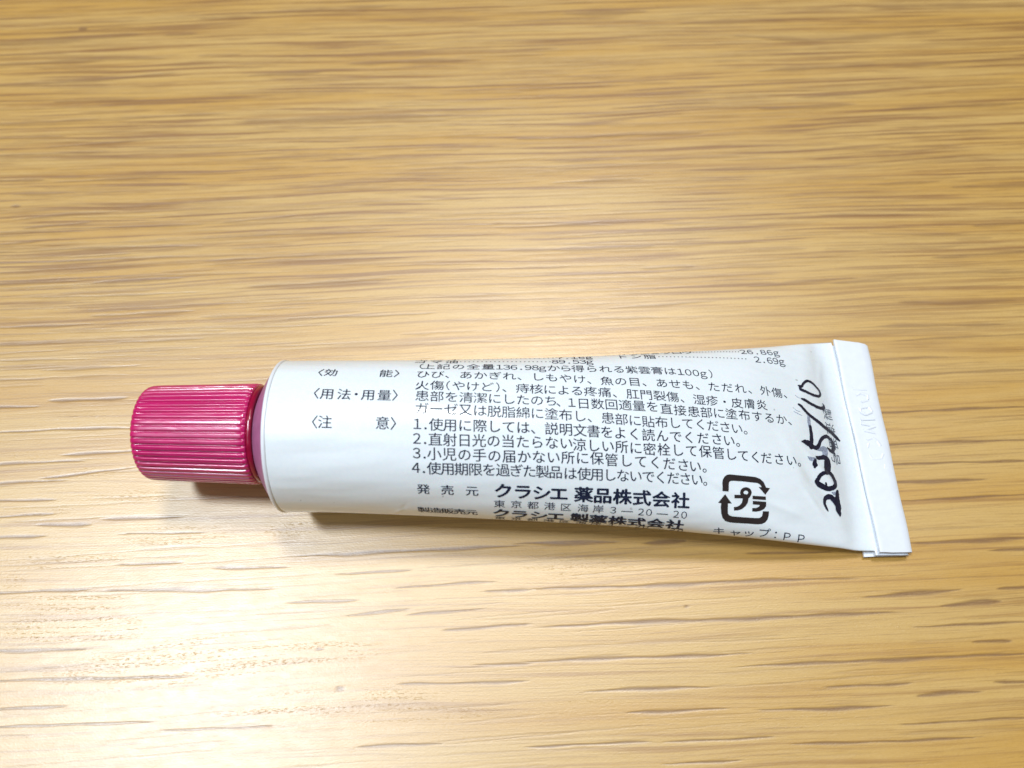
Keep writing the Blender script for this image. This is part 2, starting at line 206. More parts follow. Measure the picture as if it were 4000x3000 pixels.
STREAKS = [
    ([(0.0,-29.06),(17.9,-28.4),(32.9,-27.81),(46.1,-27.37)],0.47,0.95),
    ([(44.5,-29.84),(58.3,-28.98)],0.5,0.95),
    ([(54.3,-30.99),(59.1,-30.56),(62.7,-30.42)],0.59,0.95),
    ([(62.2,-28.83),(68.5,-28.54)],0.3,0.95),
    ([(2.3,-33.58),(17.5,-32.96),(35.2,-32.26),(51.2,-31.7)],0.45,0.95),
    ([(49.6,-33.52),(61.4,-33.1),(67.3,-32.85)],0.29,0.95),
    ([(57.3,-35.32),(62.6,-35.13)],0.35,0.95),
    ([(0.0,-37.76),(14.3,-37.22),(31.1,-36.55)],0.37,0.95),
    ([(26.3,-38.37),(43.0,-37.49),(66.2,-36.63)],0.43,0.95),
    ([(8.5,-41.06),(24.9,-40.49)],0.39,0.95),
    ([(37.9,-40.54),(49.3,-40.02)],0.33,0.95),
    ([(49.0,-41.45),(53.6,-41.06),(57.6,-41.01)],0.54,0.95),
    ([(58.9,-40.02),(65.2,-39.89)],0.27,0.95),
    ([(13.4,-43.38),(26.6,-42.87)],0.32,0.95),
    ([(29.1,-43.13),(39.2,-42.87),(46.5,-42.56)],0.41,0.95),
    ([(45.8,-44.65),(64.0,-43.89)],0.26,0.95),
    ([(1.1,-47.1),(17.1,-46.6)],0.28,0.95),
    ([(17.6,-46.53),(31.7,-46.03)],0.29,0.95),
    ([(32.1,-46.9),(56.8,-46.03)],0.26,0.95),
    ([(51.8,-23.04),(70.4,-22.12)],0.53,0.95),
    ([(62.3,-23.95),(70.0,-23.49)],0.31,0.95),
    ([(30.3,-24.25),(42.5,-24.1)],0.38,0.95),
    ([(48.3,-9.45),(74.4,-8.36)],0.35,0.95),
    ([(49.2,-14.68),(65.4,-14.26)],0.49,0.95),
    ([(49.3,-4.5),(75.9,-3.47)],0.37,0.95),
    ([(47.8,-12.38),(73.6,-11.41)],0.31,0.95),
    ([(51.2,-17.27),(72.1,-16.3)],0.3,0.95),
    ([(17.4,-48.86),(27.3,-48.49)],0.25,0.95),
    ([(0.0,-23.04),(7.6,-22.98),(14.7,-22.73)],0.49,0.95),
    ([(17.1,-23.04),(23.2,-22.73)],0.53,0.95),
    ([(-66.6,-2.54),(-54.8,-2.18)],0.54,0.9),
    ([(-76.2,-3.61),(-67.1,-3.43)],0.49,0.9),
    ([(-75.1,-7.54),(-63.9,-6.95),(-49.3,-6.77)],0.36,0.9),
    ([(-62.9,-10.71),(-48.6,-10.03)],0.39,0.9),
    ([(-73.7,-12.28),(-58.6,-11.55)],0.38,0.9),
    ([(-65.2,-14.19),(-51.3,-12.54)],0.3,0.9),
    ([(-72.9,-15.01),(-60.4,-14.36)],0.34,0.9),
    ([(-72.2,-17.36),(-61.3,-17.11)],0.37,0.9),
    ([(-63.5,-20.64),(-55.9,-20.51)],0.54,0.9),
    ([(-55.1,-19.79),(-43.7,-19.39)],0.4,0.9),
    ([(-70.8,-22.21),(-61.3,-21.97)],0.35,0.9),
    ([(-71.5,-19.73),(-60.9,-19.01)],0.29,0.9),
    ([(-52.5,-21.81),(-40.3,-21.5)],0.28,0.9),
    ([(-29.5,-24.7),(-21.6,-24.49),(-15.6,-23.95),(2.7,-23.25)],0.42,0.9),
    ([(-39.2,-26.19),(-28.7,-25.98)],0.38,0.9),
    ([(-23.2,-26.99),(-12.7,-26.34)],0.31,0.9),
    ([(-52.2,-25.81),(-42.6,-25.51)],0.31,0.9),
    ([(-53.3,-28.98),(-39.0,-29.06),(-29.9,-28.69)],0.4,0.9),
    ([(-68.6,-29.56),(-53.9,-28.83)],0.33,0.9),
    ([(-29.0,-30.56),(-19.3,-30.13)],0.3,0.9),
    ([(-15.6,-28.69),(-1.6,-27.96)],0.3,0.9),
    ([(-3.9,-29.27),(2.6,-28.98)],0.33,0.9),
    ([(-21.5,-32.12),(-12.7,-31.27)],0.33,0.9),
    ([(-13.6,-32.12),(-3.3,-31.41)],0.36,0.9),
    ([(-9.1,-33.94),(2.6,-33.19)],0.48,0.9),
    ([(-66.6,-36.33),(-52.3,-36.14)],0.38,0.9),
    ([(-65.6,-39.81),(-50.6,-39.62),(-38.5,-39.17)],0.36,0.9),
    ([(-64.6,-43.08),(-53.5,-42.74)],0.29,0.9),
    ([(-64.0,-45.16),(-42.0,-44.27)],0.29,0.9),
    ([(-42.4,-45.28),(-28.1,-44.9)],0.26,0.9),
    ([(-18.7,-47.14),(-7.8,-46.65)],0.28,0.9),
    ([(-4.9,-38.03),(2.5,-37.84)],0.31,0.9),
    ([(-14.5,-40.28),(2.5,-39.83)],0.3,0.9),
    ([(-97.1,67.31),(-77.4,69.05),(-66.6,70.22)],1.4,0.62),
    ([(-64.0,69.93),(-57.3,70.22)],0.66,0.62),
    ([(-95.6,62.2),(-72.8,63.88),(-60.4,64.17)],0.99,0.62),
    ([(-56.8,64.73),(-48.5,65.02)],0.45,0.62),
    ([(-94.1,57.23),(-70.1,59.15),(-58.1,60.8)],0.79,0.62),
    ([(-80.2,53.75),(-65.0,54.28)],0.6,0.62),
    ([(-91.5,48.27),(-69.7,50.07)],0.5,0.62),
    ([(-69.0,50.07),(-48.4,51.11)],0.5,0.62),
    ([(-90.7,45.37),(-75.1,45.98)],0.48,0.62),
    ([(-79.2,43.47),(-60.1,45.47)],0.4,0.62),
    ([(-89.6,41.84),(-66.6,42.73)],0.39,0.62),
    ([(-88.0,36.43),(-76.7,36.9)],0.68,0.62),
    ([(-75.8,36.19),(-57.8,37.62)],0.5,0.62),
    ([(-82.0,33.84),(-70.4,34.31)],0.45,0.62),
    ([(-80.6,28.8),(-71.2,29.93),(-63.1,30.39)],0.51,0.62),
    ([(-78.3,27.23),(-67.1,28.35)],0.43,0.62),
    ([(-65.1,27.46),(-48.5,27.9)],0.5,0.62),
    ([(-85.0,26.21),(-67.5,26.57)],0.43,0.62),
    ([(-75.7,23.06),(-47.9,23.93)],0.52,0.62),
    ([(-84.3,23.71),(-72.9,25.02)],0.42,0.62),
    ([(-83.3,20.4),(-47.5,21.98)],0.34,0.62),
    ([(-82.2,16.79),(-66.0,17.33)],0.5,0.62),
    ([(-65.2,16.92),(-50.4,17.96)],0.6,0.62),
    ([(-75.9,14.25),(-46.4,15.39)],0.33,0.62),
    ([(-63.9,11.23),(-47.6,12.03)],0.45,0.62),
    ([(-80.0,9.14),(-62.2,9.84)],0.47,0.62),
    ([(-79.1,6.19),(-64.5,6.73)],0.43,0.62),
    ([(-59.4,6.73),(-45.1,7.5)],0.37,0.62),
    ([(-69.2,2.19),(-53.8,2.93)],0.48,0.62),
    ([(-78.4,3.57),(-61.5,4.06)],0.3,0.62),
    ([(-77.5,0.6),(-67.5,0.89)],0.29,0.62),
    ([(-58.4,74.09),(-47.7,74.39)],1.06,0.62),
    ([(-50.0,75.3),(-22.2,77.43)],0.88,0.62),
    ([(-30.3,62.76),(-4.7,63.88)],0.9,0.62),
    ([(-47.7,59.7),(-33.4,60.8)],0.89,0.62),
    ([(-48.1,49.04),(-24.4,50.33),(-8.5,50.59)],1.0,0.62),
    ([(-46.8,28.35),(-33.9,29.7)],0.43,0.62),
    ([(-51.0,25.24),(-33.5,26.12),(-18.9,26.57)],0.49,0.62),
    ([(-49.2,20.91),(-29.5,22.2)],0.41,0.62),
    ([(-41.3,16.3),(-18.3,17.96)],0.43,0.62),
    ([(-35.2,10.63),(-10.9,11.83)],0.38,0.62),
    ([(8.6,75.3),(25.9,75.9)],1.46,0.62),
    ([(29.9,72.89),(51.4,73.79)],1.05,0.62),
    ([(38.1,69.93),(54.8,68.47),(80.7,71.11)],1.16,0.62),
    ([(64.9,77.12),(99.6,77.74)],1.08,0.62),
    ([(66.1,61.92),(95.7,64.28)],0.72,0.62),
    ([(42.4,60.8),(66.3,62.76)],0.9,0.62),
    ([(48.5,54.81),(64.9,55.88)],0.6,0.62),
    ([(42.1,52.16),(60.3,53.22)],0.93,0.62),
    ([(62.0,51.64),(92.7,53.9)],0.76,0.62),
    ([(11.8,45.98),(33.5,46.99)],0.57,0.62),
    ([(0.0,45.47),(15.7,45.98)],0.48,0.62),
    ([(61.0,46.48),(82.9,47.5)],0.49,0.62),
    ([(63.1,43.47),(76.6,44.22)],0.44,0.62),
    ([(57.7,35.72),(71.2,36.67)],0.49,0.62),
    ([(71.3,35.25),(87.4,35.86)],0.68,0.62),
    ([(48.4,29.7),(65.2,29.93)],0.44,0.62),
    ([(73.2,27.68),(85.2,28.26)],0.72,0.62),
    ([(56.2,26.12),(76.4,25.9)],0.53,0.62),
    ([(65.1,21.55),(83.6,23.06)],0.55,0.62),
    ([(65.9,18.79),(82.5,19.13)],0.4,0.62),
    ([(58.0,13.64),(66.8,13.44),(77.5,13.96)],0.65,0.62),
    ([(48.0,16.92),(60.6,17.54)],0.4,0.62),
    ([(53.7,9.45),(74.6,9.84)],0.5,0.62),
    ([(55.6,6.92),(79.3,8.36)],0.37,0.62),
    ([(50.8,3.68),(64.6,4.44)],0.36,0.62),
    ([(51.7,1.26),(77.6,2.34)],0.42,0.62),
    ([(0.7,27.46),(14.8,28.35)],0.43,0.62),
    ([(5.5,23.06),(23.3,23.93)],0.7,0.62),
    ([(19.8,19.64),(28.8,20.06)],0.47,0.62),
    ([(5.7,36.19),(22.9,37.14)],0.46,0.62),
    ([(35.5,16.3),(53.6,17.96)],0.6,0.62),
    ([(14.0,12.63),(31.7,13.84)],0.39,0.62),
    ([(7.0,10.63),(24.4,11.03)],0.41,0.62),
]
# patches of small pits, their glint partly put into the colour: x1, y1, x2, y2, strength
FLECKS = [
    (-66.9,-26.0,-49.9,-24.4,0.8),
    (-65.5,-31.0,-48.9,-29.3,0.9),
    (-62.1,-32.1,-49.8,-31.0,0.9),
    (-64.5,-35.2,-46.4,-31.8,1),
    (-54.3,-34.9,-45.8,-32.7,0.9),
    (-46.5,-37.0,-28.1,-34.9,0.8),
    (-58.9,-40.3,-23.2,-36.5,0.8),
    (-38.3,-37.9,-14.7,-35.5,0.7),
    (-36.8,-43.4,-6.0,-41.1,0.8),
    (-19.9,-44.1,2.4,-42.4,0.7),
    (-59.8,-17.7,-44.8,-16.1,0.7),
    (-68.7,-19.3,-57.6,-17.7,0.8),
    (-64.5,-13.9,-53.1,-12.9,0.7),
    (-51.5,-23.3,-37.1,-20.9,0.7),
    (-33.3,-21.8,-25.0,-20.3,0.8),
    (-66.1,-28.7,-62.5,-27.2,0.6),
    (-66.2,-5.9,-54.1,-4.7,0.7),
    (-70.8,-11.9,-62.8,-10.5,0.6),
    (-54.1,-11.5,-53.4,-5.7,0.3),
    (0.0,-25.4,20.6,-23.2,0.8),
    (4.5,-28.1,16.8,-25.7,0.7),
    (0.0,-26.3,9.1,-24.9,0.7),
    (30.8,-30.1,35.0,-29.3,0.5),
    (43.3,-33.8,52.6,-32.1,0.5),
    (0.0,-43.4,14.6,-42.1,0.7),
    (13.9,-44.9,19.5,-43.6,0.6),
    (25.0,-45.2,47.2,-43.9,0.5),
    (-78.7,15.5,-64.4,18.0,0.5),
    (-77.8,12.6,-60.9,14.7,0.6),
    (-52.5,8.3,-38.6,11.4,0.5),
    (-59.9,7.9,-50.2,9.8,0.6),
    (-65.1,3.7,-51.5,6.0,0.6),
]

# lot code pressed into the flap: strokes of (along, across) points and half width, mm
EMBOSS = [
    ([(76.6, 7.9), (78.6, 7.8)], .14), ([(76.9, 6.9), (77.6, 7.3), (78.5, 6.9), (78.4, 6.2), (77.4, 5.9)], .13),
    ([(77.0, 5.0), (78.3, 5.2), (78.6, 4.4), (77.6, 4.0), (77.0, 4.4), (77.0, 5.0)], .13), ([(76.8, 3.3), (78.8, 3.4)], .15),
    ([(76.7, 2.7), (78.6, 2.3), (76.9, 1.7), (78.4, 1.3)], .13), ([(77.0, .3), (77.8, .6), (78.4, .1), (78.7, -.6)], .13), ([(76.9, -.8), (77.1, -.2)], .13),
    ([(76.9, -1.8), (77.2, -2.5), (78.4, -2.4), (78.8, -1.7)], .13), ([(76.8, -3.5), (77.4, -4.2), (78.5, -4.0), (78.7, -3.3)], .13),
    ([(76.8, -5.2), (78.7, -4.9)], .13), ([(76.8, -6.3), (78.7, -5.8)], .13), ([(77.0, -7.1), (78.3, -6.8), (78.0, -7.6), (78.8, -8.0)], .13),
]

# ---------------------------------------------------------------- helpers
def link(name, me, mat=None, parent=None, smooth=True):
    o = bpy.data.objects.new(name, me); col.objects.link(o)
    if mat: me.materials.append(mat)
    if smooth and len(me.polygons): me.polygons.foreach_set('use_smooth', np.ones(len(me.polygons), bool))
    if parent: o.parent = parent; o.matrix_parent_inverse = parent.matrix_world.inverted()
    return o

def grid_mesh(name, P, wrap_v=False, attrs=None):
    """P: (rows, columns, 3) in mm -> quads"""
    n, m, _ = P.shape
    me = bpy.data.meshes.new(name)
    i = np.arange(n - 1)[:, None]; j = np.arange(m if wrap_v else m - 1)[None, :]; j2 = (j + 1) % m
    F = np.stack([i*m + j, i*m + j2, (i + 1)*m + j2, (i + 1)*m + j], -1).reshape(-1, 4)
    me.vertices.add(n*m); me.vertices.foreach_set('co', (P*MM).astype(np.float32).ravel())
    me.loops.add(F.size); me.loops.foreach_set('vertex_index', F.ravel().astype(np.int32))
    me.polygons.add(len(F)); me.polygons.foreach_set('loop_start', np.arange(0, F.size, 4, dtype=np.int32))
    for k, a in (attrs or {}).items():
        at = me.attributes.new(k, 'FLOAT', 'POINT'); at.data.foreach_set('value', a.astype(np.float32).ravel())
    me.update(calc_edges=True); me.validate()
    return me

class NT:
    def __init__(s, name):
        s.m = bpy.data.materials.new(name); s.m.use_nodes = True
        s.t = s.m.node_tree; s.b = s.t.nodes['Principled BSDF']
    def n(s, typ, **kw):
        nd = s.t.nodes.new(typ)
        for k, v in kw.items():
            if k.startswith('_'): setattr(nd, k[1:], v)
            elif k.startswith('i'): nd.inputs[int(k[1:])].default_value = v
        return nd
    def l(s, a, ao, b, bi): s.t.links.new(a.outputs[ao], b.inputs[bi])
    def math(s, op, a, b=None, clamp=False):
        nd = s.t.nodes.new('ShaderNodeMath'); nd.operation = op; nd.use_clamp = clamp
        for k, x in enumerate((a, b)):
            if x is None: continue
            if isinstance(x, (int, float)): nd.inputs[k].default_value = x
            else: s.t.links.new(x, nd.inputs[k])
        return nd.outputs[0]
    def mix(s, f, a, b):
        nd = s.t.nodes.new('ShaderNodeMix'); nd.data_type = 'RGBA'
        for k, x in ((0, f), (6, a), (7, b)):
            if isinstance(x, (int, float, tuple)): nd.inputs[k].default_value = x
            else: s.t.links.new(x, nd.inputs[k])
        return nd.outputs[2]
    def noise(s, vec, scale, detail=3, rough=.5, dist=0):
        nd = s.t.nodes.new('ShaderNodeTexNoise'); nd.inputs['Scale'].default_value = scale
        nd.inputs['Detail'].default_value = detail; nd.inputs['Roughness'].default_value = rough; nd.inputs['Distortion'].default_value = dist
        s.t.links.new(vec, nd.inputs['Vector']); return nd.outputs[0]
    def mapping(s, vec, scale, rot=(0, 0, 0), loc=(0, 0, 0)):
        nd = s.t.nodes.new('ShaderNodeMapping'); nd.inputs[1].default_value = loc; nd.inputs[2].default_value = rot; nd.inputs[3].default_value = scale
        s.t.links.new(vec, nd.inputs[0]); return nd.outputs[0]
    def ramp(s, f, pts):
        nd = s.t.nodes.new('ShaderNodeMapRange'); nd.interpolation_type = 'SMOOTHSTEP'
        nd.inputs[1].default_value, nd.inputs[2].default_value = pts
        s.t.links.new(f, nd.inputs[0]); return nd.outputs[0]
    def bump(s, h, dist, strength=1.0, prev=None):
        nd = s.t.nodes.new('ShaderNodeBump'); nd.inputs['Distance'].default_value = dist; nd.inputs['Strength'].default_value = strength
        s.t.links.new(h, nd.inputs['Height'])
        if prev is not None: s.t.links.new(prev, nd.inputs['Normal'])
        return nd.outputs[0]

def set_in(b, **kw):
    names = dict(base='Base Color', rough='Roughness', spec='Specular IOR Level', coat='Coat Weight', coat_rough='Coat Roughness',
                 sss='Subsurface Weight', sss_r='Subsurface Radius', sss_s='Subsurface Scale', ior='IOR', trans='Transmission Weight', alpha='Alpha')
    for k, v in kw.items(): b.inputs[names[k]].default_value = v

# ---------------------------------------------------------------- materials
def wood_material():
    w = NT('oak_veneer')
    tc = w.n('ShaderNodeTexCoord')
    obj = tc.outputs['Object']
    mm = w.mapping(obj, (1000, 1000, 1000), (0, 0, math.radians(-2.4)))
    # slow waviness of the grain
    warp = w.noise(w.mapping(mm, (.012, .03, 1)), 1.0, 2)
    sep = w.n('ShaderNodeSeparateXYZ'); w.t.links.new(mm, sep.inputs[0])
    y = w.math('ADD', sep.outputs[1], w.math('MULTIPLY', warp, 5.0))
    cmb = w.n('ShaderNodeCombineXYZ'); w.t.links.new(sep.outputs[0], cmb.inputs[0]); w.t.links.new(y, cmb.inputs[1])
    g = cmb.outputs[0]
    broad = w.noise(w.mapping(g, (.012, .16, 1)), 1.0, 3, .55)
    mid = w.noise(w.mapping(g, (.022, 1.15, 1), loc=(3, 9, 0)), 1.0, 4, .6)
    fine = w.noise(w.mapping(g, (.09, 5.0, 1), loc=(7, 1, 0)), 1.0, 4, .65)
    fibre = w.noise(w.mapping(g, (.5, 14, 1), loc=(2, 5, 0)), 1.0, 2, .6)
    c = w.mix(w.ramp(broad, (.36, .66)), WOOD_LIGHT, WOOD_GOLD)
    c = w.mix(w.math('MULTIPLY', w.ramp(mid, (.50, .68)), .70), c, WOOD_TAN)
    # the back of the board has closely packed dark stripes, the front is plainer
    back = w.ramp(w.math('ADD', sep.outputs[1], w.math('MULTIPLY', broad, 30.0)), (4.0, 42.0))
    stripe = w.noise(w.mapping(g, (.024, 1.35, 1), loc=(13, 2, 0)), 1.0, 5, .62)
    c = w.mix(w.math('MULTIPLY', w.ramp(stripe, (.50, .62)), w.math('ADD', w.math('MULTIPLY', back, .78), .08)), c, WOOD_BROWN)
    c = w.mix(w.math('MULTIPLY', w.ramp(fine, (.52, .72)), .55), c, WOOD_BROWN)
    c = w.mix(w.math('MULTIPLY', w.ramp(w.noise(w.mapping(mm, (2.2, 3.6, 1)), 1.0, 3, .7), (.4, .7)), .10), c, WOOD_BROWN)
    c = w.mix(w.math('MULTIPLY', w.ramp(fibre, (.35, .75)), .16), c, WOOD_TAN)
    at = w.n('ShaderNodeAttribute', _attribute_name='pore'); pore = at.outputs['Fac']
    edge = w.noise(w.mapping(g, (.5, 6, 1), loc=(1, 2, 0)), 1.0, 3, .6)
    pf = w.math('MULTIPLY', pore, w.math('ADD', w.math('MULTIPLY', edge, 1.0), .45), True)
    # pores everywhere else on the board
    far = w.n('ShaderNodeAttribute', _attribute_name='fleck')
    c = w.mix(w.math('MULTIPLY', pf, .92, True), c, WOOD_PORE)
    w.t.links.new(c, w.b.inputs['Base Color'])
    # little dotted pits in rows that catch the light
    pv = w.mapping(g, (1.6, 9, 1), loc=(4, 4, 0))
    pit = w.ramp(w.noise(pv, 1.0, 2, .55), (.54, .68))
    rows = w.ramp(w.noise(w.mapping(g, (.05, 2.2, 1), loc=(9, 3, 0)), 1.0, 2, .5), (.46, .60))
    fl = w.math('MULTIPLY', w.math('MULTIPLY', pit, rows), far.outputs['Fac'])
    b1 = w.bump(fl, .00003, .8)
    grain_h = w.math('ADD', w.math('MULTIPLY', fine, .5), w.math('MULTIPLY', w.noise(w.mapping(mm, (3, 5, 1)), 1.0, 3, .6), .5))
    b2 = w.bump(grain_h, .000045, .8, b1)
    b3 = w.bump(w.math('MULTIPLY', pore, -1.0), .00004, .6, b2)
    w.t.links.new(b3, w.b.inputs['Normal'])
    c2 = w.mix(w.math('MULTIPLY', fl, .25), c, (.62, .40, .16, 1)); w.t.links.new(c2, w.b.inputs['Base Color'])  # glint of the pits also painted in, as a lighter base colour
    r = w.math('ADD', w.math('MULTIPLY', w.noise(w.mapping(mm, (.4, 1.2, 1)), 1.0, 3, .6), .14), WOOD_ROUGH)
    w.t.links.new(r, w.b.inputs['Roughness'])
    set_in(w.b, ior=1.62, spec=WOOD_SPEC, coat=.4, coat_rough=.40)
    return w.m
WOOD_LIGHT = (.635, .40, .115, 1); WOOD_GOLD = (.585, .327, .058, 1); WOOD_TAN = (.365, .172, .032, 1)
WOOD_BROWN = (.28, .125, .028, 1); WOOD_PORE = (.21, .095, .025, 1); WOOD_ROUGH = .33; WOOD_SPEC = 1.0

def label_material():
    w = NT('glossy_white_laminate')
    tc = w.n('ShaderNodeTexCoord')
    mm = w.mapping(tc.outputs['Object'], (1000, 1000, 1000))
    big = w.noise(w.mapping(mm, (.06, .22, .22)), 1.0, 2)
    w.t.links.new(w.bump(big, .0007, .5), w.b.inputs['Normal'])
    sm = w.noise(mm, 2.0, 2)
    c = w.mix(w.ramp(sm, (.3, .8)), (.86, .91, .94, 1), (.83, .89, .93, 1)); w.t.links.new(c, w.b.inputs['Base Color'])
    # a few specks of dirt
    spk = w.ramp(w.noise(mm, 1.3, 0), (.85, .88))
    c3 = w.mix(w.math('MULTIPLY', spk, .5), c, (.30, .28, .28, 1)); w.t.links.new(c3, w.b.inputs['Base Color'])
    set_in(w.b, rough=.30, coat=.30, coat_rough=.05, spec=.4, sss=.05, sss_s=.001)
    return w.m

def cap_material():
    w = NT('magenta_plastic')
    tc = w.n('ShaderNodeTexCoord')
    mm = w.mapping(tc.outputs['Object'], (1000, 1000, 1000))
    n = w.noise(w.mapping(mm, (.3, 1.2, 1.2)), 1.0, 3)
    w.t.links.new(w.bump(n, .00012, .6), w.b.inputs['Normal'])
    c = w.mix(w.ramp(n, (.3, .7)), (.60, .012, .155, 1), (.52, .009, .13, 1)); w.t.links.new(c, w.b.inputs['Base Color'])
    set_in(w.b, rough=.26, coat=.6, coat_rough=.12, spec=.7, sss=.25, sss_s=.0012)
    w.b.inputs['Subsurface Radius'].default_value = (1.0, .12, .25)
    return w.m

def simple(name, base, rough, spec=.5, n_scale=1.0, vary=.15, coat=0, bump=.00002):
    w = NT(name)
    tc = w.n('ShaderNodeTexCoord')
    mm = w.mapping(tc.outputs['Object'], (1000, 1000, 1000))
    n = w.noise(mm, n_scale, 3)
    d = tuple(x*(1 - vary) for x in base[:3]) + (1,)
    w.t.links.new(w.mix(w.ramp(n, (.3, .7)), base, d), w.b.inputs['Base Color'])
    w.t.links.new(w.bump(n, bump, .5), w.b.inputs['Normal'])
    set_in(w.b, rough=rough, spec=spec, coat=coat, coat_rough=.1)
    return w.m

M_WOOD = wood_material()
M_LABEL = label_material()
M_CAP = cap_material()
M_COLLAR = simple('dark_red_plastic', (.30, .004, .035, 1), .22, coat=.3)
M_SHOULDER = simple('mauve_translucent_plastic', (.42, .15, .30, 1), .42)
M_INK = simple('navy_print', (.014, .020, .050, 1), .5, spec=.2, vary=.2)
M_INK_LIGHT = simple('worn_navy_print', (.10, .12, .17, 1), .4, n_scale=3, vary=.4)
M_MARK = simple('brown_black_print', (.035, .026, .026, 1), .35)
M_PEN = simple('marker_ink', (.018, .018, .045, 1), .45, n_scale=3.5, vary=.6)
M_PEN_FAINT = simple('smeared_marker_ink', (.42, .47, .60, 1), .4, n_scale=5, vary=.5)
M_PEN_TRACE = simple('marker_ghost_line', (.50, .54, .66, 1), .4, n_scale=4, vary=.2)
M_FOLD = simple('white_laminate_fold', (.82, .85, .90, 1), .33, spec=.45, vary=.03, coat=.3, bump=.00003)
M_EDGE_SHADE = simple('shaded_cut_laminate', (.34, .33, .33, 1), .5, vary=.3)  # cut ends of the white fold, their shade put into the colour as grey

# ---------------------------------------------------------------- the table top
# long dark pores, traced on the board: x1, y1, x2, y2, width (mm)
def build_table():
    xs = np.concatenate([np.linspace(-420, -112, 12)[:-1], np.linspace(-112, 112, 460), np.linspace(112, 420, 12)[1:]])
    ya = np.linspace(-62, 10, 640)[:-1]; yb = np.linspace(10, 100, 560)
    ys = np.concatenate([np.linspace(-260, -62, 8)[:-1], ya, yb, np.linspace(100, 380, 10)[1:]])
    X, Y = np.meshgrid(xs, ys)
    pore = np.zeros_like(X); fleck = np.zeros_like(X)
    def streak(pts, w, amp):
        pts = np.array(pts, float); x0, x1 = pts[0, 0], pts[-1, 0]; ln = max(x1 - x0, .1)
        c0, c1 = np.searchsorted(xs, [x0, x1]); 
        if c1 <= c0 + 1: return
        xc = xs[c0:c1]; t = (xc - x0)/ln
        yc = np.interp(xc, pts[:, 0], pts[:, 1])
        ph = rng.uniform(0, 6.28, 3)
        yc = yc + .07*np.sin(xc*.23 + ph[0]) + .03*np.sin(xc*.9 + ph[1])
        wc = w*(.25 + .75*np.clip(np.minimum(t, 1 - t)*rng.uniform(2.5, 6), 0, 1))*(1 + .3*np.sin(xc*.5 + ph[2]))
        r0, r1 = np.searchsorted(ys, [yc.min() - 3*w, yc.max() + 3*w])
        d = (ys[r0:r1, None] - yc[None, :])/(wc[None, :]*.5)
        # steeper on one side like a real pore channel
        v = np.exp(-np.abs(np.where(d > 0, d*1.0, d*.85))**3.2)*amp*np.clip(np.minimum(t, 1 - t)*14, 0, 1)[None, :]
        pore[r0:r1, c0:c1] = np.maximum(pore[r0:r1, c0:c1], v)
    for pts, w, a in STREAKS: streak(pts, w, a)
    # specks of dirt and a tiny knot
    for x, y, l_, w_ in ((-21.6, -40.8, 1.2, .45), (-24.5, -36.2, .9, .3), (21.8, -31.0, .9, .3), (-79.5, 71.5, 1.4, 1.6), (-81.0, 31.5, 1.5, .5), (5.0, 3.5, 1.2, .8)):
        streak([(x, y), (x + l_, y)], w_, .9)
    # finer pores all over the board, a little closer together at the back
    for k in range(3200):
        y0 = rng.uniform(-62, 100); x0 = rng.uniform(-112, 105)
        dens = .35 + .65*np.clip((y0 + 10)/50, 0, 1)
        if rng.uniform() > dens: continue
        ln = rng.gamma(2.5, 7.0) + 3
        sl = .045 + rng.normal(0, .012) + .03*np.clip(-y0/50, 0, 1)
        w = rng.uniform(.12, .30)*(1 + .6*(y0 > 5))
        streak([(x0, y0), (x0 + ln, y0 + ln*sl)], w, rng.uniform(.10, .42))
    for x1, y1, x2, y2, s in FLECKS:
        cx, cy = (x1 + x2)/2, (y1 + y2)/2; hx, hy = abs(x2 - x1)/2, abs(y2 - y1)/2 + .4
        e = ((X - cx)/hx)**2 + ((Y - cy - .05*(X - cx))/hy)**2
        fleck = np.maximum(fleck, np.clip(1.6 - 1.3*e, 0, 1)*s)
    Z = -.012*pore
    top = np.stack([X, Y, Z], -1)
    me = grid_mesh('tabletop', top, attrs={'pore': pore, 'fleck': fleck})
    # thickness: rounded front, back and side edges down to the underside
    bm = bmesh.new(); bm.from_mesh(me)
    be = [e for e in bm.edges if e.is_boundary]
    for dz, grow in ((-1.2, 1.0), (-23.0, 0.0), (-1.0, -1.0)):
        r = bmesh.ops.extrude_edge_only(bm, edges=be)
        vs = [g for g in r['geom'] if isinstance(g, bmesh.types.BMVert)]
        for v in vs:
            v.co.z += dz*MM
            v.co.x += grow*MM*(1 if v.co.x > 0.41 else -1 if v.co.x < -0.41 else 0)
            v.co.y += grow*MM*(1 if v.co.y > 0.37 else -1 if v.co.y < -0.25 else 0)
        be = [g for g in r['geom'] if isinstance(g, bmesh.types.BMEdge)]
    bmesh.ops.edgeloop_fill(bm, edges=be)
    bm.to_mesh(me); bm.free()
    o = link('tabletop', me, M_WOOD)
    o['kind'] = 'structure'
    o['label'] = 'light oak table top with dark pore streaks and a satin lacquer sheen'
    return o
build_table()

# ---------------------------------------------------------------- the tube
tube = bpy.data.objects.new('ointment_tube', None)
tube.empty_display_size = .01
tube.location = (TUBE_O[0]*MM, TUBE_O[1]*MM, 0)
col.objects.link(tube)
tube['label'] = 'small white ointment tube with ribbed magenta screw cap and handwritten date near its crimped end'
tube['category'] = 'ointment tube'
bpy.context.view_layer.update()

def W(s, q, z):
    """tube-frame mm (along, across, up) -> world mm"""
    s, q, z = np.broadcast_arrays(np.asarray(s, float), np.asarray(q, float), np.asarray(z, float))
    return TUBE_O + s[..., None]*AX + q[..., None]*PV + z[..., None]*KZ

# body
uu = np.linspace(0, TUBE_L, 330); vv = np.arange(384)/384*PER
U, V = np.meshgrid(uu, vv, indexing='ij')
body = link('tube_body', grid_mesh('tube_body', surf(U, V), wrap_v=True), M_LABEL, tube)

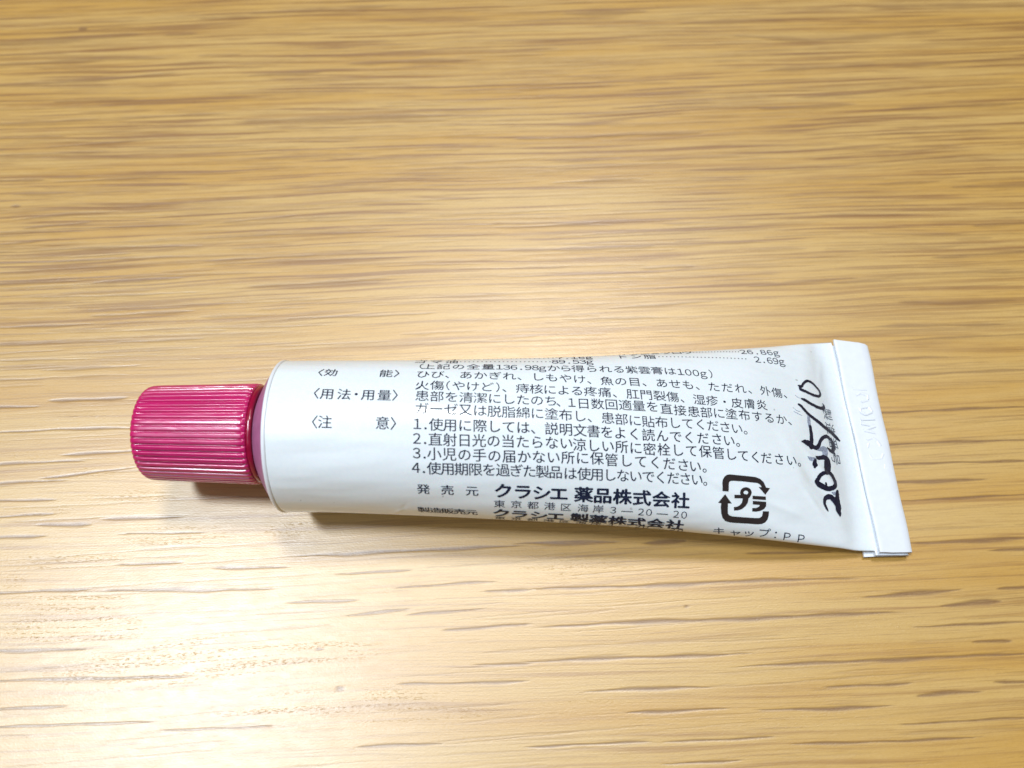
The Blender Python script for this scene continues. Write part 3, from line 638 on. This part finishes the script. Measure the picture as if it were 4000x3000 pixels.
# rolled rim at the shoulder end
ang = np.linspace(0, 2*math.pi, 240, endpoint=False)
def lathe(name, prof, mat, parent, cq=0.0, cz=TUBE_R, rib=None, tilt=0.0, nseg=240, smooth=True):
    """profile [(station, radius)] turned round the tube's axis"""
    a = np.linspace(0, 2*math.pi, nseg, endpoint=False)
    P = []
    for s, r in prof:
        rr = r + (rib(s, a) if rib else 0)*1.0
        P.append(W(s, cq + tilt*(-s) + rr*np.cos(a), cz + rr*np.sin(a)))
    return link(name, grid_mesh(name, np.array(P), wrap_v=True), mat, parent, smooth)
lathe('shoulder_rim', [(.30, 9.40), (.28, 9.53), (.12, 9.58), (-.04, 9.58), (-.16, 9.54), (-.24, 9.44), (-.26, 9.3), (-.2, 9.1), (-.1, 8.9)], M_FOLD, tube, cq=-.40)
lathe('shoulder', [(-.08, 9.38), (-.30, 9.16), (-.6, 8.8), (-1.1, 8.1), (-1.7, 7.15), (-2.2, 6.3), (-2.5, 5.7), (-2.6, 5.2), (-3.4, 5.0)], M_SHOULDER, tube, cq=-.38)

# cap: 48 flat-topped ribs
NR = 48; CAP_Q, CAP_TILT = -.18, .030
def rib_depth(depth):
    def f(s, a):
        ph = (a*NR/(2*math.pi)) % 1.0
        t = np.abs(ph - .5)*2            # 0 at the groove, 1 in the middle of a rib
        return -depth(s)*(1 - np.clip((t - .20)/.26, 0, 1))
    return f
def dep(s): return .34*float(np.clip((-3.25 - s)/.4, 0, 1))*float(np.clip((s + 17.25)/.9, .35, 1))
prof = [(-3.20, 5.98), (-3.22, 6.14), (-3.36, 6.33), (-3.8, 6.37)] + [(-3.8 - k*.6, 6.37 - .018*k) for k in range(1, 21)]
prof += [(-16.55, 5.96), (-16.85, 5.88), (-17.08, 5.70), (-17.16, 5.45), (-17.16, 5.2), (-17.08, 5.0), (-17.05, 2.5), (-17.05, .05)]
cap = lathe('screw_cap', prof, M_CAP, tube, cq=CAP_Q, rib=rib_depth(dep), tilt=CAP_TILT, nseg=NR*14)
lathe('cap_collar', [(-3.26, 5.6), (-3.24, 5.95), (-3.14, 6.12), (-2.9, 6.17), (-2.72, 6.16), (-2.60, 6.08), (-2.56, 5.9), (-2.6, 5.0)], M_COLLAR, cap, cq=CAP_Q, tilt=CAP_TILT,
      rib=lambda s, a: .012*np.sin(a*NR/2))

# crimp: folded laminate at the tail
def folded(name, path, th, qa, qb, mat, wob=.05, n=120, lift=None, flare=True):
    """sheet following a path in the (along, up) plane, extruded across the tube"""
    path = np.array(path, float)
    d = np.gradient(path, axis=0); d /= np.linalg.norm(d, axis=1, keepdims=True)
    nrm = np.stack([-d[:, 1], d[:, 0]], 1)
    ring = np.concatenate([path + nrm*th/2, (path - nrm*th/2)[::-1]])
    qs = np.linspace(qa, qb, n); ph = rng.uniform(0, 6, 2)
    P = []
    for q in qs:
        tq = (q - qa)/(qb - qa)
        dz = wob*np.sin(q*.33 + ph[0]) + wob*.4*np.sin(q*1.1 + ph[1])
        ext = 0
        sx = 75.4 + (ring[:, 0] - 75.4)*(1 + .13*tq if flare else 1)
        cut = (.17*np.clip(ring[:, 0] - 75.4, 0, 9) + .25*np.clip(ring[:, 0] - 79.0, 0, 1))*np.clip((q - 12)/3.7, 0, 1) + .03*np.sin(ring[:, 0]*3 + ph[0])*(tq < .03)
        P.append(W(sx + .06*np.sin(q*.5 + ph[1]), q - cut, ring[:, 1] + dz + (lift(ring[:, 0], q) if lift else 0)))
    me = grid_mesh(name, np.array(P), wrap_v=True)
    bm = bmesh.new(); bm.from_mesh(me)
    k = len(ring)
    bm.verts.ensure_lookup_table()
    for base, flip in ((0, True), ((n - 1)*k, False)):
        h = len(path)
        for i in range(h - 1):
            a, b, c, d_ = base + i, base + i + 1, base + k - 2 - i, base + k - 1 - i
            try: bm.faces.new([bm.verts[x] for x in ((a, b, c, d_) if not flip else (d_, c, b, a))]).material_index = 1
            except ValueError: pass
    bmesh.ops.recalc_face_normals(bm, faces=bm.faces)
    bm.to_mesh(me); bm.free()
    o = link(name, me, mat, parent=None); me.materials.append(M_EDGE_SHADE)
    md = o.modifiers.new('edge', 'BEVEL'); md.width = .00006; md.segments = 2; md.limit_method = 'ANGLE'; md.angle_limit = math.radians(50)
    return o
def child(o, p): o.parent = p; o.matrix_parent_inverse = p.matrix_world.inverted(); return o
crimp = child(folded('crimped_tail', [(74.0, .50), (75.5, .52), (77.5, .50), (79.1, .52), (79.45, .66), (79.5, .86), (79.3, 1.05), (78.6, 1.12), (77, 1.10), (75.2, 1.18)], .38, -15.25, 15.2, M_FOLD, .03), tube)
flap = child(folded('top_flap', [(75.42, 1.98), (75.9, 1.95), (77.0, 1.92), (78.6, 1.90), (79.3, 1.84), (79.62, 1.66), (79.66, 1.5), (79.4, 1.36)], .36, -15.0, 15.75, M_FOLD, .05,
             lift=lambda s, q: .10*np.exp(-((q + 15)/3)**2)*(s < 77)), crimp)
# embossed lot code pressed into the flap: short ridges
def emboss(strokes):
    bm = bmesh.new()
    for pts, w in strokes:
        for (s0, q0), (s1, q1) in zip(pts[:-1], pts[1:]):
            n_ = max(2, int(math.hypot(s1 - s0, q1 - q0)/.15))
            dx, dq = s1 - s0, q1 - q0; l_ = math.hypot(dx, dq); px, pq = -dq/l_, dx/l_
            rows = []
            for i in range(n_ + 1):
                t = i/n_; s, q = s0 + dx*t, q0 + dq*t
                prof_ = [(-w*1.5, -.025), (-w*.7, .028), (0, .048), (w*.7, .028), (w*1.5, -.025)]
                rows.append([bm.verts.new(Vector(W(s + px*a, q + pq*a, 2.11 + .05*math.sin(q*.33) + z))*MM) for a, z in prof_])
            for r1, r2 in zip(rows[:-1], rows[1:]):
                for k in range(4): bm.faces.new((r1[k], r1[k+1], r2[k+1], r2[k]))
    me = bpy.data.meshes.new('embossed_code'); bm.to_mesh(me); bm.free()
    return link('embossed_code', me, M_FOLD, flap)
if EMBOSS: emboss(EMBOSS)

# ---------------------------------------------------------------- printing on the label
def flat_to_tube(bm, off, ucut=1.2, vcut=.3):
    """bm holds flat shapes in (u, v) mm: slice finely, then wrap round the tube"""
    co = np.array([v.co[:] for v in bm.verts])
    if not len(co): return
    u0, v0 = co[:, 0].min(), co[:, 1].min(); u1, v1 = co[:, 0].max(), co[:, 1].max()
    for c in np.arange(math.floor(v0/vcut)*vcut + vcut, v1, vcut):
        bmesh.ops.bisect_plane(bm, geom=bm.verts[:] + bm.edges[:] + bm.faces[:], plane_co=(0, c, 0), plane_no=(0, 1, 0))
    for c in np.arange(math.floor(u0/ucut)*ucut + ucut, u1, ucut):
        bmesh.ops.bisect_plane(bm, geom=bm.verts[:] + bm.edges[:] + bm.faces[:], plane_co=(c, 0, 0), plane_no=(1, 0, 0))
    co = np.array([v.co[:] for v in bm.verts])
    P = surf(co[:, 0], co[:, 1], off + co[:, 2])*MM
    for v, p in zip(bm.verts, P): v.co = p

_glyph = {}
FULL = {c: chr(ord(c) + 0xFEE0) for c in '0123456789.()gP'}
def glyph(ch, weight):
    key = (ch, weight)
    if key not in _glyph:
        cu = bpy.data.curves.new('glyph', 'FONT'); cu.body = FULL.get(ch, ch); cu.size = 1.0; cu.resolution_u = 2; cu.fill_mode = 'FRONT'
        cu.offset = {'l': 0, 'm': 0, 's': 0, 'a': 0, 'b': .004}[weight]
        o = bpy.data.objects.new('glyph', cu); col.objects.link(o)
        bpy.context.view_layer.update()
        me = bpy.data.meshes.new_from_object(o.evaluated_get(bpy.context.evaluated_depsgraph_get()))
        co = np.array([v.co[:2] for v in me.vertices]).reshape(-1, 2)
        fs = [list(p.vertices) for p in me.polygons]
        bpy.data.objects.remove(o); bpy.data.curves.remove(cu); bpy.data.meshes.remove(me)
        if len(co):
            cx = (co[:, 0].min() + co[:, 0].max())/2 if ch in '·・：〈〉()' or ord(ch) < 256 else .5
            co = co - [cx, .38]
        _glyph[key] = (co, fs)
    return _glyph[key]

EM = {'l': (1.74, 1.58), 'm': (1.70, 1.62), 's': (1.58, 1.50), 'a': (1.42, 1.36), 'b': (2.34, 2.10)}
STAMP = {'b': ((0, 0), (-.028, 0), (.028, 0), (0, -.022), (0, .022)), 's': ((0, 0), (.02, 0)), 'm': ((0, 0), (.012, 0))}
ADV = lambda ch: .30 if ch == '·' else .56 if ord(ch) < 128 else 1.0
def print_line(text, weight, anchors, name='printed_line', mat=None):
    A = np.array(anchors); c = 0; eu, ev = EM[weight]
    bm = bmesh.new()
    for ch in text:
        w = ADV(ch); x = c + w/2; c += w
        u = np.interp(x, A[:, 0], A[:, 1]); v = np.interp(x, A[:, 0], A[:, 2])
        if x < A[0, 0]: u = A[0, 1] - (A[0, 0] - x)*1.7
        if x > A[-1, 0]:
            k = (A[-1, 1] - A[0, 1])/(A[-1, 0] - A[0, 0]); u = A[-1, 1] + (x - A[-1, 0])*k
        k = .95 if ord(ch) < 128 else 1.0
        co, fs = glyph(ch, weight)
        if not len(co): continue
        for lay, (dx, dy) in enumerate(STAMP.get(weight, ((0, 0),))):     # heavier faces are inked several times, slightly apart
            vs = [bm.verts.new((u + (p[0] + dx)*eu*k, v + (p[1] + dy)*ev, lay*.003)) for p in co]
            for f in fs:
                try: bm.faces.new([vs[i] for i in f])
                except ValueError: pass
    flat_to_tube(bm, .035)
    me = bpy.data.meshes.new(name); bm.to_mesh(me); bm.free()
    return link(name, me, mat or M_INK, body)
for text, weight, anchors in LINES:
    o = print_line(text, weight, anchors)
# a last line that runs out of sight under the tube
_last = [(a, u, v - 1.75) for a, u, v in next(l for l in LINES if l[0].startswith('東京'))[2]]
print_line('東京都港区海岸3―20―20', 'a', [(a, u, -14.95) for a, u, v in _last])

# batch number field, printed across the tube end
bm = bmesh.new()
for ch, (u, v) in zip('製造番号', BATCH):
    co, fs = glyph(ch, 'l')
    vs = [bm.verts.new((u + p[1]*1.95, v - p[0]*1.85, 0)) for p in co]
    for f in fs:
        try: bm.faces.new([vs[i] for i in f])
        except ValueError: pass
flat_to_tube(bm, .035)
me = bpy.data.meshes.new('printed_field_name'); bm.to_mesh(me); bm.free()
link('printed_field_name', me, M_INK_LIGHT, body)

# recycling mark
def poly_part(name, polys, mat, off=.035):
    bm = bmesh.new()
    for p in polys:
        f = bm.faces.new([bm.verts.new((x, y, 0)) for x, y in p])
    bmesh.ops.triangulate(bm, faces=bm.faces[:])
    flat_to_tube(bm, off)
    me = bpy.data.meshes.new(name); bm.to_mesh(me); bm.free()
    return link(name, me, mat, body)
poly_part('recycling_mark', MARK[:2], M_MARK)
poly_part('recycling_mark_letters', MARK[2:], M_MARK)
poly_part('recycling_mark_ring', MARK_RING, M_MARK, .038)

# handwriting: marker strokes of changing width
def stroke_part(name, strokes, mat, off):
    bm = bmesh.new()
    for si, pts in enumerate(strokes):
        p = np.array(pts)
        d = np.concatenate([[0], np.cumsum(np.hypot(np.diff(p[:, 0]), np.diff(p[:, 1])))])
        t = np.linspace(0, d[-1], max(6, int(d[-1]/.10)))
        q = np.stack([_smooth(t, d, p[:, k]) if len(p) > 2 else np.interp(t, d, p[:, k]) for k in range(3)], 1)
        q[:, 2] = np.interp(t, d, p[:, 2])
        g = np.gradient(q[:, :2], axis=0); g /= np.linalg.norm(g, axis=1, keepdims=True) + 1e-9
        nn = np.stack([-g[:, 1], g[:, 0]], 1)
        j = rng.normal(0, .018, (len(q), 2))
        rows = []
        for i in range(len(q)):
            h = q[i, 2]/2
            o_ = off + .004*si
            row = [q[i, :2] + nn[i]*(h + j[i, 0]), q[i, :2] + nn[i]*h*.33, q[i, :2] - nn[i]*h*.33, q[i, :2] - nn[i]*(h + j[i, 1])]
            P = surf([r[0] for r in row], [r[1] for r in row], o_)*MM
            rows.append([bm.verts.new(x) for x in P])
        for a, b in zip(rows[:-1], rows[1:]):
            for k in range(3): bm.faces.new((a[k], a[k+1], b[k+1], b[k]))
        # round ends
        for row, sg in ((rows[0], -1), (rows[-1], 1)):
            i = 0 if sg < 0 else len(q) - 1
            h = q[i, 2]/2
            tip = [q[i, :2] + g[i]*sg*h*math.sin(a_) + nn[i]*h*math.cos(a_) for a_ in np.linspace(0, math.pi, 8)]
            P = surf([r[0] for r in tip], [r[1] for r in tip], off + .004*si)*MM
            try: bm.faces.new([bm.verts.new(x) for x in P])
            except ValueError: pass
    bmesh.ops.recalc_face_normals(bm, faces=bm.faces)
    me = bpy.data.meshes.new(name); bm.to_mesh(me); bm.free()
    return link(name, me, mat, body)
stroke_part('handwritten_date', [s for m, s in HAND if m == 'k'], M_PEN, .060)
stroke_part('ink_smear', [s for m, s in HAND if m == 'f'], M_PEN_FAINT, .050)
stroke_part('ink_smear', [s for m, s in HAND if m == 'g'], M_PEN_TRACE, .045)
